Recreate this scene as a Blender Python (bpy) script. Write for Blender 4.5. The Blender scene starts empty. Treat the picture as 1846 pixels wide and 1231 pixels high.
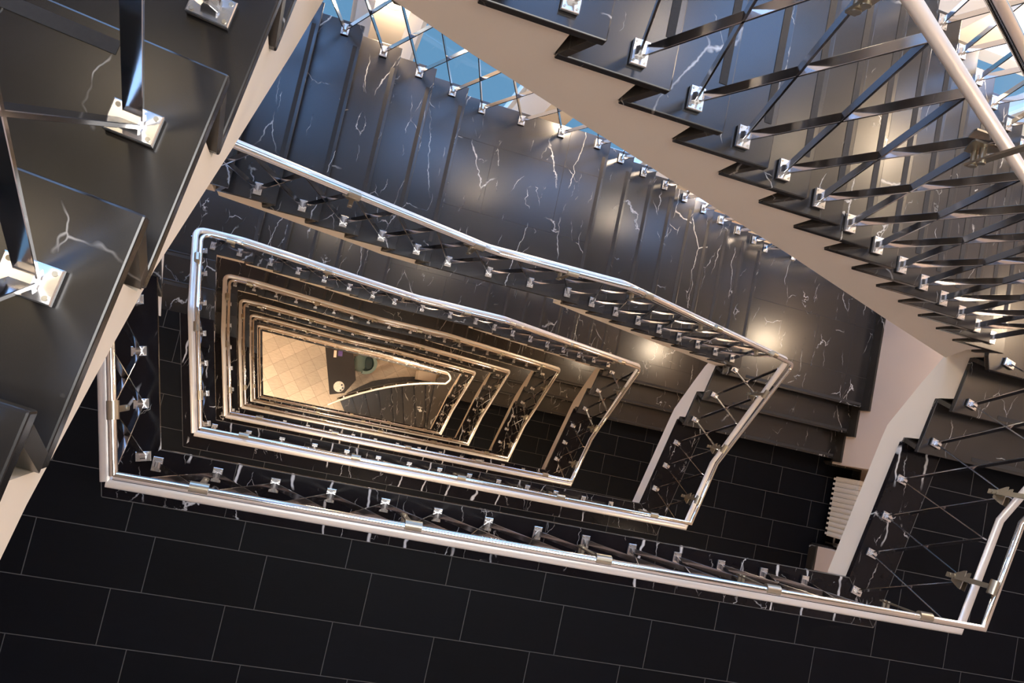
import bpy, math, random
from mathutils import Vector, Matrix
random.seed(7)
SC = bpy.context.scene
COL = SC.collection
# ------------------------------------------------------------------ frame of reference
ZC = 26.81                    # camera height above the ground floor (metres)
H = 3.4827                    # storey height
R = H / 21                    # riser
LAND = [ZC - 4.924 - k * H for k in range(6)]   # main landings, topmost first

# ------------------------------------------------------------------ camera
cam_d = bpy.data.cameras.new('camera')
cam = bpy.data.objects.new('camera', cam_d)
COL.objects.link(cam)
cam_d.sensor_fit = 'HORIZONTAL'
cam_d.sensor_width = 36.0
cam_d.lens = 1499.157 / 1846 * 36.0
cam_d.clip_start = 0.02
cam_d.clip_end = 200
RM = Matrix(((0.94419923, -0.22526295, -0.24030066), (0.20685732, 0.97328923, -0.09958975), (0.25631593, 0.04432462, 0.96557624)))
cam.matrix_world = Matrix.Translation((0, 0, ZC)) @ RM.to_4x4()
SC.camera = cam

# ------------------------------------------------------------------ world and exposure
SC.view_settings.view_transform = 'Standard'
SC.view_settings.look = 'None'
SC.view_settings.gamma = 1
SC.view_settings.exposure = 0.08
W = bpy.data.worlds.new('sky')
SC.world = W
W.use_nodes = True
nt = W.node_tree
for n in list(nt.nodes): nt.nodes.remove(n)
wo = nt.nodes.new('ShaderNodeOutputWorld')
bg = nt.nodes.new('ShaderNodeBackground')
rp = nt.nodes.new('ShaderNodeValToRGB')
tc = nt.nodes.new('ShaderNodeTexCoord')
sp = nt.nodes.new('ShaderNodeSeparateXYZ')
mr = nt.nodes.new('ShaderNodeMapRange')
mr.inputs['From Min'].default_value = -1
nt.links.new(tc.outputs['Generated'], sp.inputs[0])
nt.links.new(sp.outputs['Z'], mr.inputs['Value'])
nt.links.new(mr.outputs[0], rp.inputs[0])
nt.links.new(rp.outputs[0], bg.inputs[0])
nt.links.new(bg.outputs[0], wo.inputs[0])
e = rp.color_ramp.elements
e[0].position = 0.0; e[0].color = (0.024, 0.050, 0.078, 1)
e[1].position = 1.0; e[1].color = (0.30, 0.52, 1.0, 1)
x = e.new(0.46); x.color = (0.034, 0.068, 0.104, 1)
x = e.new(0.56); x.color = (0.36, 0.56, 0.95, 1)
bg.inputs['Strength'].default_value = 6.5

WARM = (1.0, 0.79, 0.56)
def area(name, loc, sx, sy, power, col, rot=(0, 0, 0)):
    d = bpy.data.lights.new(name, 'AREA'); d.shape = 'RECTANGLE'
    d.size = sx; d.size_y = sy; d.energy = power; d.color = col
    o = bpy.data.objects.new(name, d); COL.objects.link(o)
    o.location = loc; o.rotation_euler = rot
    return o
def point(name, loc, rad, power, col):
    d = bpy.data.lights.new(name, 'POINT'); d.shadow_soft_size = rad; d.energy = power; d.color = col
    o = bpy.data.objects.new(name, d); COL.objects.link(o); o.location = loc
    return o
# soft overhead light added above the well, below an added skylight
area('added_overhead_light', (1.7, 0.3, ZC + 2.62), 3.4, 1.6, 150, (1.0, 0.95, 0.88))
# ------------------------------------------------------------------ materials
def mat(name):
    m = bpy.data.materials.new(name); m.use_nodes = True
    t = m.node_tree; b = t.nodes['Principled BSDF']
    return m, t, b
def N(t, typ, **kw):
    n = t.nodes.new(typ)
    for k, v in kw.items():
        if k in n.inputs: n.inputs[k].default_value = v
        else: setattr(n, k, v)
    return n
def simple(name, col, rough, metal=0.0, noise=0.0, scale=20, bump=0.0):
    m, t, b = mat(name)
    b.inputs['Base Color'].default_value = (*col, 1); b.inputs['Roughness'].default_value = rough
    b.inputs['Metallic'].default_value = metal
    if noise or bump:
        tcn = N(t, 'ShaderNodeTexCoord'); nz = N(t, 'ShaderNodeTexNoise', Scale=scale, Detail=4.0)
        t.links.new(tcn.outputs['Object'], nz.inputs['Vector'])
        if noise:
            mx = N(t, 'ShaderNodeMix', data_type='RGBA')
            mx.inputs[6].default_value = (*[c * (1 - noise) for c in col], 1)
            mx.inputs[7].default_value = (*[min(1, c * (1 + noise)) for c in col], 1)
            t.links.new(nz.outputs[0], mx.inputs[0]); t.links.new(mx.outputs[2], b.inputs['Base Color'])
        if bump:
            bp_ = N(t, 'ShaderNodeBump', Strength=bump, Distance=0.01)
            t.links.new(nz.outputs[0], bp_.inputs['Height']); t.links.new(bp_.outputs[0], b.inputs['Normal'])
    return m
def marble(name, base, vein, rough=0.28, vscale=1.0, vein_amt=1.0, straight=0.0, spec=0.5):
    m, t, b = mat(name)
    tcn = N(t, 'ShaderNodeTexCoord'); oi = N(t, 'ShaderNodeObjectInfo')
    sc_ = N(t, 'ShaderNodeVectorMath', operation='SCALE'); sc_.inputs['Scale'].default_value = 37.0
    cb = N(t, 'ShaderNodeCombineXYZ')
    for i in range(3): t.links.new(oi.outputs['Random'], cb.inputs[i])
    t.links.new(cb.outputs[0], sc_.inputs[0])
    ad = N(t, 'ShaderNodeVectorMath', operation='ADD')
    t.links.new(tcn.outputs['Object'], ad.inputs[0]); t.links.new(sc_.outputs[0], ad.inputs[1])
    # warp
    nz = N(t, 'ShaderNodeTexNoise', Scale=2.2 * vscale, Detail=5.0, Roughness=0.6)
    t.links.new(ad.outputs[0], nz.inputs['Vector'])
    sub = N(t, 'ShaderNodeVectorMath', operation='SUBTRACT'); sub.inputs[1].default_value = (0.5, 0.5, 0.5)
    t.links.new(nz.outputs['Color'], sub.inputs[0])
    s2 = N(t, 'ShaderNodeVectorMath', operation='SCALE'); s2.inputs['Scale'].default_value = 0.20
    t.links.new(sub.outputs[0], s2.inputs[0])
    a2 = N(t, 'ShaderNodeVectorMath', operation='ADD')
    t.links.new(ad.outputs[0], a2.inputs[0]); t.links.new(s2.outputs[0], a2.inputs[1])
    def veins(scale, width, th, seed):
        mp = N(t, 'ShaderNodeMapping'); mp.inputs['Location'].default_value = (seed, seed * 2, 0)
        mp.inputs['Rotation'].default_value = (0.3, 0.2, seed); mp.inputs['Scale'].default_value = (1, 0.32, 1)
        t.links.new(a2.outputs[0], mp.inputs['Vector'])
        v = N(t, 'ShaderNodeTexVoronoi', feature='DISTANCE_TO_EDGE', Scale=scale)
        t.links.new(mp.outputs[0], v.inputs['Vector'])
        r1 = N(t, 'ShaderNodeMapRange'); r1.inputs['From Min'].default_value = 0; r1.inputs['From Max'].default_value = width
        r1.inputs['To Min'].default_value = 1; r1.inputs['To Max'].default_value = 0
        t.links.new(v.outputs['Distance'], r1.inputs['Value'])
        k = N(t, 'ShaderNodeTexNoise', Scale=1.3 * scale, Detail=3.0)
        t.links.new(ad.outputs[0], k.inputs['Vector'])
        r2 = N(t, 'ShaderNodeMapRange'); r2.inputs['From Min'].default_value = th; r2.inputs['From Max'].default_value = th + 0.12
        t.links.new(k.outputs[0], r2.inputs['Value'])
        mu = N(t, 'ShaderNodeMath', operation='MULTIPLY')
        t.links.new(r1.outputs[0], mu.inputs[0]); t.links.new(r2.outputs[0], mu.inputs[1])
        return mu
    v1 = veins(1.9 * vscale, 0.0065, 0.50, 1.7)
    v2 = veins(4.6 * vscale, 0.007, 0.53, 4.1)
    mx = N(t, 'ShaderNodeMath', operation='MAXIMUM')
    t.links.new(v1.outputs[0], mx.inputs[0]); t.links.new(v2.outputs[0], mx.inputs[1])
    amt = N(t, 'ShaderNodeMath', operation='MULTIPLY'); amt.inputs[1].default_value = vein_amt
    t.links.new(mx.outputs[0], amt.inputs[0])
    last = amt
    if straight:
        wv = N(t, 'ShaderNodeTexWave', Scale=0.75 * straight, Distortion=3.6, Detail=4.0)
        wv.inputs['Detail Scale'].default_value = 1.6
        kn_ = N(t, 'ShaderNodeTexNoise', Scale=2.0, Detail=2.0); t.links.new(ad.outputs[0], kn_.inputs['Vector'])
        rk_ = N(t, 'ShaderNodeMapRange'); rk_.inputs['From Min'].default_value = 0.49; rk_.inputs['From Max'].default_value = 0.54; t.links.new(kn_.outputs[0], rk_.inputs['Value'])
        t.links.new(ad.outputs[0], wv.inputs['Vector'])
        rw = N(t, 'ShaderNodeMapRange'); rw.inputs['From Min'].default_value = 0.985; rw.inputs['From Max'].default_value = 1.0
        t.links.new(wv.outputs['Fac'], rw.inputs['Value'])
        mk_ = N(t, 'ShaderNodeMath', operation='MULTIPLY'); t.links.new(rw.outputs[0], mk_.inputs[0]); t.links.new(rk_.outputs[0], mk_.inputs[1])
        m2 = N(t, 'ShaderNodeMath', operation='MAXIMUM')
        t.links.new(mk_.outputs[0], m2.inputs[0]); t.links.new(amt.outputs[0], m2.inputs[1]); last = m2
    big = N(t, 'ShaderNodeTexNoise', Scale=3.0, Detail=6.0, Roughness=0.65)
    t.links.new(ad.outputs[0], big.inputs['Vector'])
    c0 = N(t, 'ShaderNodeMix', data_type='RGBA')
    c0.inputs[6].default_value = (*[c * 0.2 for c in base], 1); c0.inputs[7].default_value = (*[c * 2.3 for c in base], 1)
    t.links.new(big.outputs[0], c0.inputs[0])
    c1 = N(t, 'ShaderNodeMix', data_type='RGBA'); c1.inputs[7].default_value = (*vein, 1)
    t.links.new(last.outputs[0], c1.inputs[0]); t.links.new(c0.outputs[2], c1.inputs[6])
    t.links.new(c1.outputs[2], b.inputs['Base Color'])
    fine = N(t, 'ShaderNodeTexNoise', Scale=14.0, Detail=6.0, Roughness=0.7)
    t.links.new(ad.outputs[0], fine.inputs['Vector'])
    rr = N(t, 'ShaderNodeMapRange'); rr.inputs['To Min'].default_value = rough * 0.93; rr.inputs['To Max'].default_value = rough * 1.07
    t.links.new(fine.outputs[0], rr.inputs['Value']); t.links.new(rr.outputs[0], b.inputs['Roughness'])
    b.inputs['Specular IOR Level'].default_value = spec
    return m
def tiles(name, base, grout, bw, rh, off, ox, oy, ang, rough, mortar=0.0024, var=0.25, freq=2, zshift=0):
    m, t, b = mat(name)
    tcn = N(t, 'ShaderNodeTexCoord')
    mp = N(t, 'ShaderNodeMapping', vector_type='TEXTURE')
    mp.inputs['Rotation'].default_value = (0, 0, ang); mp.inputs['Location'].default_value = (ox, oy, 0)
    t.links.new(tcn.outputs['Object'], mp.inputs['Vector'])
    br = N(t, 'ShaderNodeTexBrick', offset=off, offset_frequency=freq, squash=1.0)
    br.inputs['Scale'].default_value = 1.0; br.inputs['Mortar Size'].default_value = mortar
    br.inputs['Mortar Smooth'].default_value = 0.1; br.inputs['Bias'].default_value = 0.0
    br.inputs['Brick Width'].default_value = bw; br.inputs['Row Height'].default_value = rh
    br.inputs['Color1'].default_value = (*[c * (1 - var) for c in base], 1)
    br.inputs['Color2'].default_value = (*[c * (1 + var) for c in base], 1)
    br.inputs['Mortar'].default_value = (*grout, 1)
    t.links.new(mp.outputs[0], br.inputs['Vector'])
    nz = N(t, 'ShaderNodeTexNoise', Scale=6.0, Detail=6.0, Roughness=0.7)
    st = N(t, 'ShaderNodeMapping'); st.inputs['Scale'].default_value = (1, 4, 1)
    t.links.new(tcn.outputs['Object'], st.inputs['Vector']); t.links.new(st.outputs[0], nz.inputs['Vector'])
    hs = N(t, 'ShaderNodeMix', data_type='RGBA', blend_type='MULTIPLY'); hs.inputs[0].default_value = 0.5
    t.links.new(br.outputs[0], hs.inputs[6]); t.links.new(nz.outputs[0], hs.inputs[7])
    t.links.new(hs.outputs[2], b.inputs['Base Color'])
    bp_ = N(t, 'ShaderNodeBump', Strength=0.25, Distance=0.004)
    ma = N(t, 'ShaderNodeMath', operation='SUBTRACT')
    t.links.new(nz.outputs[0], ma.inputs[0]); t.links.new(br.outputs['Fac'], ma.inputs[1])
    t.links.new(ma.outputs[0], bp_.inputs['Height']); t.links.new(bp_.outputs[0], b.inputs['Normal'])
    b.inputs['Roughness'].default_value = rough
    b.inputs['Specular IOR Level'].default_value = 0.11 if base[0] < .1 else 0.5
    return m
VEIN = (0.50, 0.47, 0.43)
M_TREAD = marble('black_marble_tread', (0.013, 0.011, 0.010), VEIN, rough=0.235, spec=0.70)
M_EDGE = marble('black_marble_edge', (0.020, 0.016, 0.012), VEIN, rough=0.35, spec=0.5)
M_BORDER = marble('black_marble_border', (0.006, 0.005, 0.006), (0.62, 0.60, 0.58), rough=0.16, vscale=1.2, straight=1.7, spec=0.2)
M_STRIP = simple('grip_strip_grey', (0.026, 0.022, 0.019), 0.85, noise=0.3, scale=120)
M_PAINT = simple('cream_paint', (0.68, 0.59, 0.48), 0.75, noise=0.03, scale=2.5)
M_WALL = simple('wall_paint', (0.60, 0.465, 0.37), 0.8, noise=0.03, scale=2.0)
M_SATIN = simple('satin_aluminium', (0.76, 0.71, 0.65), 0.34, metal=0.45)
M_CHROME = simple('polished_steel', (0.80, 0.78, 0.75), 0.10, metal=1.0)
M_NICKEL = simple('brushed_nickel', (0.44, 0.40, 0.32), 0.34, metal=1.0)
M_BAR = simple('dark_polished_bar', (0.62, 0.60, 0.60), 0.12, metal=1.0)
M_PLATE = simple('polished_plate', (0.78, 0.77, 0.76), 0.20, metal=0.9)
M_RUBBER = simple('black_rubber', (0.008, 0.008, 0.010), 0.6)
M_TILE = tiles('slate_tile', (0.0026, 0.0030, 0.0050), (0.11, 0.105, 0.10), 0.6, 0.30402, 0.26, -0.506, -0.98764, math.radians(-0.352), 0.5)
M_GROUND = tiles('pale_marble_tile', (0.62, 0.53, 0.42), (0.36, 0.29, 0.22), 0.37, 0.37, 0.0, 0.1, 0.0, math.radians(38), 0.35, mortar=0.005, var=0.13)
M_GROUT = simple('grey_grout', (0.10, 0.092, 0.082), 0.7)
M_SOFT = simple('ceiling_plaster', (0.11, 0.105, 0.10), 0.85)
M_FRAME = simple('white_window_frame', (0.70, 0.74, 0.78), 0.4)
def emis(name, col, st):
    m, t, b = mat(name)
    b.inputs['Base Color'].default_value = (*col, 1)
    b.inputs['Emission Color'].default_value = (*col, 1); b.inputs['Emission Strength'].default_value = st
    return m
M_LAMP = emis('lamp_glass', (1.0, 0.80, 0.52), 14.0)
M_GLOWPANE = emis('added_glow_pane', (0.85, 0.92, 1.0), 3.0)  # glowing pane for the added skylight
def glass():
    m, t, b = mat('window_glass')
    t.nodes.remove(b)
    o = t.nodes['Material Output']
    tr = N(t, 'ShaderNodeBsdfTransparent'); tr.inputs[0].default_value = (0.80, 0.92, 1.0, 1)
    gl = N(t, 'ShaderNodeBsdfGlossy', Roughness=0.03)
    mx = N(t, 'ShaderNodeMixShader'); mx.inputs[0].default_value = 0.05
    t.links.new(tr.outputs[0], mx.inputs[1]); t.links.new(gl.outputs[0], mx.inputs[2])
    t.links.new(mx.outputs[0], o.inputs[0])
    return m
M_GLASS = glass()

# ------------------------------------------------------------------ mesh helpers
class MB:
    def __init__(s): s.v = []; s.f = []; s.m = []; s.sm = []
    def add(s, vs, fs, mi=0, smooth=False):
        b = len(s.v); s.v += [tuple(p) for p in vs]
        for f in fs: s.f.append(tuple(b + i for i in f)); s.m.append(mi); s.sm.append(smooth)
    def prism(s, poly, z0, z1, mi=0):
        n = len(poly); vs = [(p[0], p[1], z0) for p in poly] + [(p[0], p[1], z1) for p in poly]
        a = sum(poly[i][0] * poly[(i + 1) % n][1] - poly[(i + 1) % n][0] * poly[i][1] for i in range(n))
        fs = [tuple(range(n))[::-1], tuple(range(n, 2 * n))] + [(i, (i + 1) % n, n + (i + 1) % n, n + i) for i in range(n)]
        if a < 0: fs = [f[::-1] for f in fs]
        s.add(vs, fs, mi)
    def box(s, x0, x1, y0, y1, z0, z1, mi=0): s.prism([(x0, y0), (x1, y0), (x1, y1), (x0, y1)], z0, z1, mi)
    def ends(s, A, B, mi=0):     # solid between two congruent polygons
        n = len(A); fs = [tuple(range(n))[::-1], tuple(range(n, 2 * n))] + [(i, (i + 1) % n, n + (i + 1) % n, n + i) for i in range(n)]
        s.add(list(A) + list(B), fs, mi)
    def bar(s, p, q, w, th, wd, mi=0):   # flat bar from p to q; w = width direction
        p = Vector(p); q = Vector(q); w = Vector(w).normalized(); d = (q - p).normalized(); n = d.cross(w).normalized()
        A = [p + w * a * wd / 2 + n * c * th / 2 for a, c in ((-1, -1), (1, -1), (1, 1), (-1, 1))]
        B = [v + (q - p) for v in A]; s.ends(A, B, mi)
    def tube(s, pts, ru, rv, seg=16, mi=0, cap=True):   # elliptical sweep, ru sideways, rv upwards, mitred
        pts = [Vector(p) for p in pts]; n = len(pts); rings = []
        for i, p in enumerate(pts):
            d0 = (pts[i] - pts[i - 1]).normalized() if i > 0 else (pts[1] - pts[0]).normalized()
            d1 = (pts[i + 1] - pts[i]).normalized() if i < n - 1 else d0
            t = (d0 + d1).normalized()
            up = Vector((0, 0, 1)) if abs(d0.z) < 0.95 else Vector((1, 0, 0))
            sd = d0.cross(up).normalized(); u2 = sd.cross(d0).normalized()
            ring = []
            for k in range(seg):
                a = 2 * math.pi * k / seg
                v = p + sd * math.cos(a) * ru + u2 * math.sin(a) * rv
                den = d0.dot(t)
                if abs(den) > 0.05: v = v - d0 * ((v - p).dot(t) / den)
                ring.append(v)
            rings.append(ring)
        vs = [v for r_ in rings for v in r_]; fs = []
        for i in range(n - 1):
            for k in range(seg):
                a = i * seg + k; b = i * seg + (k + 1) % seg
                fs.append((a, b, b + seg, a + seg))
        s.add(vs, fs, mi, True)
        if cap:
            s.add(rings[0], [tuple(range(seg))], mi); s.add(rings[-1], [tuple(range(seg))[::-1]], mi)
    def build(s, name, mats, parent=None, loc=(0, 0, 0)):
        me = bpy.data.meshes.new(name)
        me.from_pydata(s.v, [], s.f)
        for m_ in (mats if isinstance(mats, (list, tuple)) else [mats]): me.materials.append(m_)
        me.polygons.foreach_set('material_index', s.m); me.polygons.foreach_set('use_smooth', s.sm)
        me.update()
        o = bpy.data.objects.new(name, me); COL.objects.link(o); o.location = loc
        if parent: o.parent = parent
        return o
def recalc(o):
    import bmesh
    bm = bmesh.new(); bm.from_mesh(o.data); bmesh.ops.recalc_face_normals(bm, faces=bm.faces[:]); bm.to_mesh(o.data); bm.free(); return o
def bevel(o, w=0.004, seg=2):
    m_ = o.modifiers.new('bevel', 'BEVEL'); m_.width = w; m_.segments = seg; m_.limit_method = 'ANGLE'; return o
def empty(name, loc, label, cat, group=None):
    o = bpy.data.objects.new(name, None); COL.objects.link(o); o.location = loc; o.empty_display_size = 0.1
    o['label'] = label; o['category'] = cat
    if group: o['group'] = group
    return o
def tag(o, label, cat, group=None):
    o['label'] = label; o['category'] = cat
    if group: o['group'] = group
    return o
def struct(o, label=None):
    o['kind'] = 'structure'
    if label: o['label'] = label
    return o
def child(mesh_obj, name, parent, loc=(0, 0, 0), rot=0.0):
    o = mesh_obj.copy(); o.name = name; COL.objects.link(o); o.parent = parent; o.location = loc; o.rotation_euler = (0, 0, rot)
    return o

# ------------------------------------------------------------------ plan of the stair
YB, YT, YO = -0.52, 1.085, 2.50          # well edge near / far, outer edge of long flight
KS = 0.259
def xr(y): return 3.869 + KS * (y + 0.52)      # right well edge
def xl(y): return -0.591 - KS * (y + 0.52)     # left well edge
XW, XWL = 6.035, -2.86                     # right / left stair walls
YWB = -2.55                               # wall behind the landings
NO = [1.0, 0.70, 0.40]                    # nosings of the short flights, upper to lower
ORD = ['topmost', 'second', 'third', 'fourth', 'fifth', 'sixth', 'lowest']
ST = 0.036                                # slab thickness

def stair_body(mb, prof, fa, fb):
    """solid between profile points (a, z) and side functions fa(a), fb(a) returning xy"""
    A = [(*fa(p[0]), p[1]) for p in prof]; B = [(*fb(p[0]), p[1]) for p in prof]
    mb.ends(A, B)

def tread_parts(root, top, tip, back, e0, e1, dirn, strip, riser_h=R):
    """one step. axis: dirn=('x',+1) tip at larger x. e0/e1: inner and outer side functions of the axis coordinate"""
    ax, sg = dirn
    def P(a, b): return (a, b) if ax == 'x' else (b, a)
    mb = MB()
    poly = [P(back, e0(back)), P(tip, e0(tip)), P(tip, e1(tip)), P(back, e1(back))]
    mb.prism(poly, top - ST, top)
    t = bevel(mb.build('tread', M_TREAD, root), 0.004)
    # slanted riser slab below the nosing
    mb = MB()
    a0, a1, b0, b1 = tip - sg * 0.018, tip - sg * 0.048, tip - sg * 0.062, tip - sg * 0.092
    zt, zb = top - ST, top - riser_h
    q = [(a0, zt), (a1, zt), (b1, zb), (b0, zb)]
    A = [(*P(a, e0(a)), z) for a, z in q]; B = [(*P(a, e1(a)), z) for a, z in q]
    mb.ends(A, B)
    recalc(mb.build('riser', M_EDGE, root))
    if strip:
        mb = MB(); s0, s1 = strip
        a0, a1 = tip - sg * 0.022, tip - sg * 0.050
        mb.prism([P(a0, s0), P(a1, s0), P(a1, s1), P(a0, s1)], top - 0.002, top + 0.0022)
        mb.build('grip_strip', M_STRIP, t)
    return t

storey_word = ['second storey from top', 'third storey from top', 'fourth storey from top', 'fifth storey from top', 'sixth storey from top', 'lowest storey']
def where(s): return 'top storey' if s < 0 else storey_word[s]

# long flights ------------------------------------------------------
def long_flight(name, label, zbase, tips, lev0, soff, x0body, last_back, extra=()):
    """tips: nosing x of successive levels (lev0 upward, towards -x)"""
    root = empty(name, (0, 0, 0), label, 'stairs', 'long black marble flights beside the outer void')
    g = tips[0] - tips[1] if len(tips) > 1 else 0.28
    for i, t in enumerate(tips):
        top = zbase + (lev0 + i) * R
        back = (tips[i + 1] - 0.092) if i + 1 < len(tips) else last_back
        tread_parts(root, top, t, back, lambda a: YT, lambda a: YO, ('x', 1), (YT + 0.16, YO - 0.16))
    # concrete body: zigzag top just under the slabs, soffit below
    prof = []
    x_bot = tips[0] - 0.095
    prof.append((x_bot, zbase + lev0 * R - R + 0.001 - ST))
    for i, t in enumerate(tips):
        z = zbase + (lev0 + i) * R - ST - 0.001
        prof.append((t - 0.095, z))
        nb = (tips[i + 1] - 0.095) if i + 1 < len(tips) else last_back
        prof.append((nb, z))
    prof += list(extra)
    lo = [(x, z) for x, z in soff]
    prof += lo
    mb = MB()
    stair_body(mb, prof, lambda a: (a, YT + 0.012), lambda a: (a, YO - 0.012))
    recalc(mb.build('concrete_body', M_PAINT, root))
    return root

# regular storey: levels above landing floor L
TIPS_LOW = [4.38 - 0.2879 * i for i in range(8)]      # levels 4..11
TIP_MID = 2.077                                       # mid landing front nosing (level 12)
TIPS_UP = [0.797 - 0.2879 * i for i in range(5)]      # levels 13..17
TIP_TL = -0.642                                       # level 18 corner landing nosing

def slab_floor(name, polys, z, m, th=ST, label=None, nos=None):
    mb = MB()
    for p in polys: mb.prism(p, z - th, z)
    o = bevel(mb.build(name, m), 0.004)
    struct(o, label); return o
def sub_box(root, name, poly, z0, z1, m):
    mb = MB(); mb.prism(poly, z0, z1); return mb.build(name, m, root)

def short_flight(side, zbase, label, first):
    """three risers between landing zbase and the corner landing at zbase+3R (right) ; left: from corner up to landing"""
    root = empty('short_staircase', (0, 0, 0), label, 'stairs', 'short three step flights at the ends of the well')
    if side == 'r':
        e0, e1 = (lambda a: xr(a)), (lambda a: XW - .003)
        lv = [(NO[2], 1), (NO[1], 2)]
        strip = (4.55, 6.0)
    else:
        e0, e1 = (lambda a: xl(a)), (lambda a: XWL + .003)
        lv = [(NO[0], 1), (NO[1], 2)]
        strip = (-2.7, -1.15)
    if side == 'r':        # going up means +y ; nosing faces -y
        for i, (y, l) in enumerate(lv):
            back = (NO[1] if l == 1 else NO[0]) + 0.092
            tread_parts(root, zbase + l * R, y, back, e0, e1, ('y', -1), strip)
        # riser under the corner landing edge
        tip = NO[0]; zt = zbase + 3 * R
        prof = [(0.47, zbase - 0.03), (NO[2] + .095, zbase - 0.03), (NO[2] + .095, zbase + R - ST - .001), (NO[1] + .095, zbase + R - ST - .001), (NO[1] + .095, zbase + 2 * R - ST - .001),
                (NO[0] + .095, zbase + 2 * R - ST - .001), (NO[0] + .095, zbase + 3 * R - ST - .001), (1.20, zbase + 3 * R - ST - .001), (1.20, zbase + 0.14), (1.095, zbase + 0.038), (0.90, zbase - 0.075), (0.577, zbase - 0.24), (0.47, zbase - 0.245)]
    else:                  # going up means -y ; nosing faces +y
        for i, (y, l) in enumerate(lv):
            back = (NO[1] if l == 1 else NO[2]) - 0.092
            tread_parts(root, zbase + l * R, y, back, e0, e1, ('y', 1), strip)
        tip = NO[2]; zt = zbase + 3 * R
        prof = [(1.2, zbase - ST - .001), (NO[0] - .095, zbase - ST - .001), (NO[0] - .095, zbase + R - ST - .001), (NO[1] - .095, zbase + R - ST - .001), (NO[1] - .095, zbase + 2 * R - ST - .001),
                (NO[2] - .095, zbase + 2 * R - ST - .001), (NO[2] - .095, zbase + 3 * R - ST - .001), (0.20, zbase + 3 * R - ST - .001), (0.20, zbase + 3 * R - 0.20), (0.45, zbase + 3 * R - 0.31), (1.2, zbase - 0.30)]
    sg = -1 if side == 'r' else 1
    mb = MB()
    a0, a1, b0, b1 = tip - sg * 0.018, tip - sg * 0.048, tip - sg * 0.062, tip - sg * 0.092
    q = [(a0, zt - ST), (a1, zt - ST), (b1, zt - R), (b0, zt - R)]
    mb.ends([(e0(a), a, z) for a, z in q], [(e1(a), a, z) for a, z in q])
    recalc(mb.build('riser', M_EDGE, root))
    sx = 0.012 if side == 'r' else -0.012
    mb = MB(); stair_body(mb, prof, lambda a: (e0(a) + sx, a), lambda a: (e1(a) - sx, a))
    recalc(mb.build('concrete_body', M_PAINT, root))
    return root

def landing_main(k):
    L = LAND[k]
    # tiled floor, U-shaped, outside the marble border
    bx = lambda y: 4.118 + KS * (y + 0.832)
    bxl = lambda y: -0.823 - KS * (y + 0.812)
    yf = NO[2] + 0.06
    mb = MB()
    mb.prism([(XWL, YWB), (XW, YWB), (XW, -0.822), (XWL, -0.822)], L - 0.03, L)
    mb.prism([(bx(-0.822), -0.822), (XW, -0.822), (XW, yf), (bx(yf), yf)], L - 0.03, L)
    mb.prism([(XWL, -0.822), (bxl(-0.822), -0.822), (bxl(0.40), 0.40), (XWL, 0.40)], L - 0.03, L)
    f = mb.build('floor', M_TILE); struct(f, 'dark slate tiled landing floor')
    mb = MB()
    mb.prism([(bxl(-0.822), -0.822), (bx(-0.822), -0.822), (xr(YB), YB), (xl(YB), YB)], L - ST, L + 0.0015)
    mb.build('marble_border', M_BORDER, f)
    mb = MB(); mb.prism([(bx(-0.822), -0.822), (bx(yf), yf), (xr(yf), yf), (xr(YB), YB)], L - ST, L + 0.0015)
    mb.build('marble_border', M_BORDER, f)
    mb = MB(); mb.prism([(bxl(-0.822), -0.822), (xl(YB), YB), (xl(NO[2]), NO[2]), (bxl(NO[2]), NO[2])], L - ST, L + 0.0015)
    mb.build('marble_border', M_BORDER, f)
    mb = MB(); w_ = .004; zt = L + .0022
    mb.prism([(bxl(-0.822), -0.822), (bx(-0.822), -0.822), (bx(-0.822), -0.822 - w_), (bxl(-0.822), -0.822 - w_)], L, zt)
    mb.prism([(bx(-0.822), -0.822), (bx(yf), yf), (bx(yf) + w_, yf), (bx(-0.822) + w_, -0.822)], L, zt)
    mb.prism([(bxl(-0.822), -0.822), (bxl(NO[2]), NO[2]), (bxl(NO[2]) - w_, NO[2]), (bxl(-0.822) - w_, -0.822)], L, zt)
    mb.prism([(xl(YB), YB), (xr(YB), YB), (xr(YB), YB - .005), (xl(YB), YB - .005)], L, zt)
    mb.build('joint', M_GROUT, f)
    mb = MB()
    for i in range(5): xj = -.18 + i * .93; mb.box(xj, xj + .0025, -.82, YB, L, zt - .0002)
    mb.prism([(xr(YB), YB), (bx(-.822), -.822), (bx(-.822) - .003, -.822), (xr(YB) - .003, YB)], L, zt)
    mb.build('joint', M_GROUT, f)
    # slab underneath
    mb = MB()
    mb.prism([(XWL, YWB), (XW, YWB), (XW, -0.70), (XWL, -0.70)], L - 0.245, L - ST - .001)
    mb.prism([(xr(-0.70) , -0.70), (XW, -0.70), (XW, 0.48), (xr(0.48) + .012, 0.48), (xr(YB) + .012, YB - .01), (xr(YB), -0.70)], L - 0.245, L - ST - .001)
    mb.build('landing_slab', M_PAINT, f)
    mb = MB()
    mb.prism([(XWL, -0.70), (xl(-0.70), -0.70), (xl(YB) - .012, YB - .01), (xl(0.22) - .012, 0.22), (XWL, 0.22)], L - 0.075, L - ST - .001)
    mb.build('landing_slab', M_PAINT, f)
    # painted soffit cover (the underside seen from below)
    return f

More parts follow.
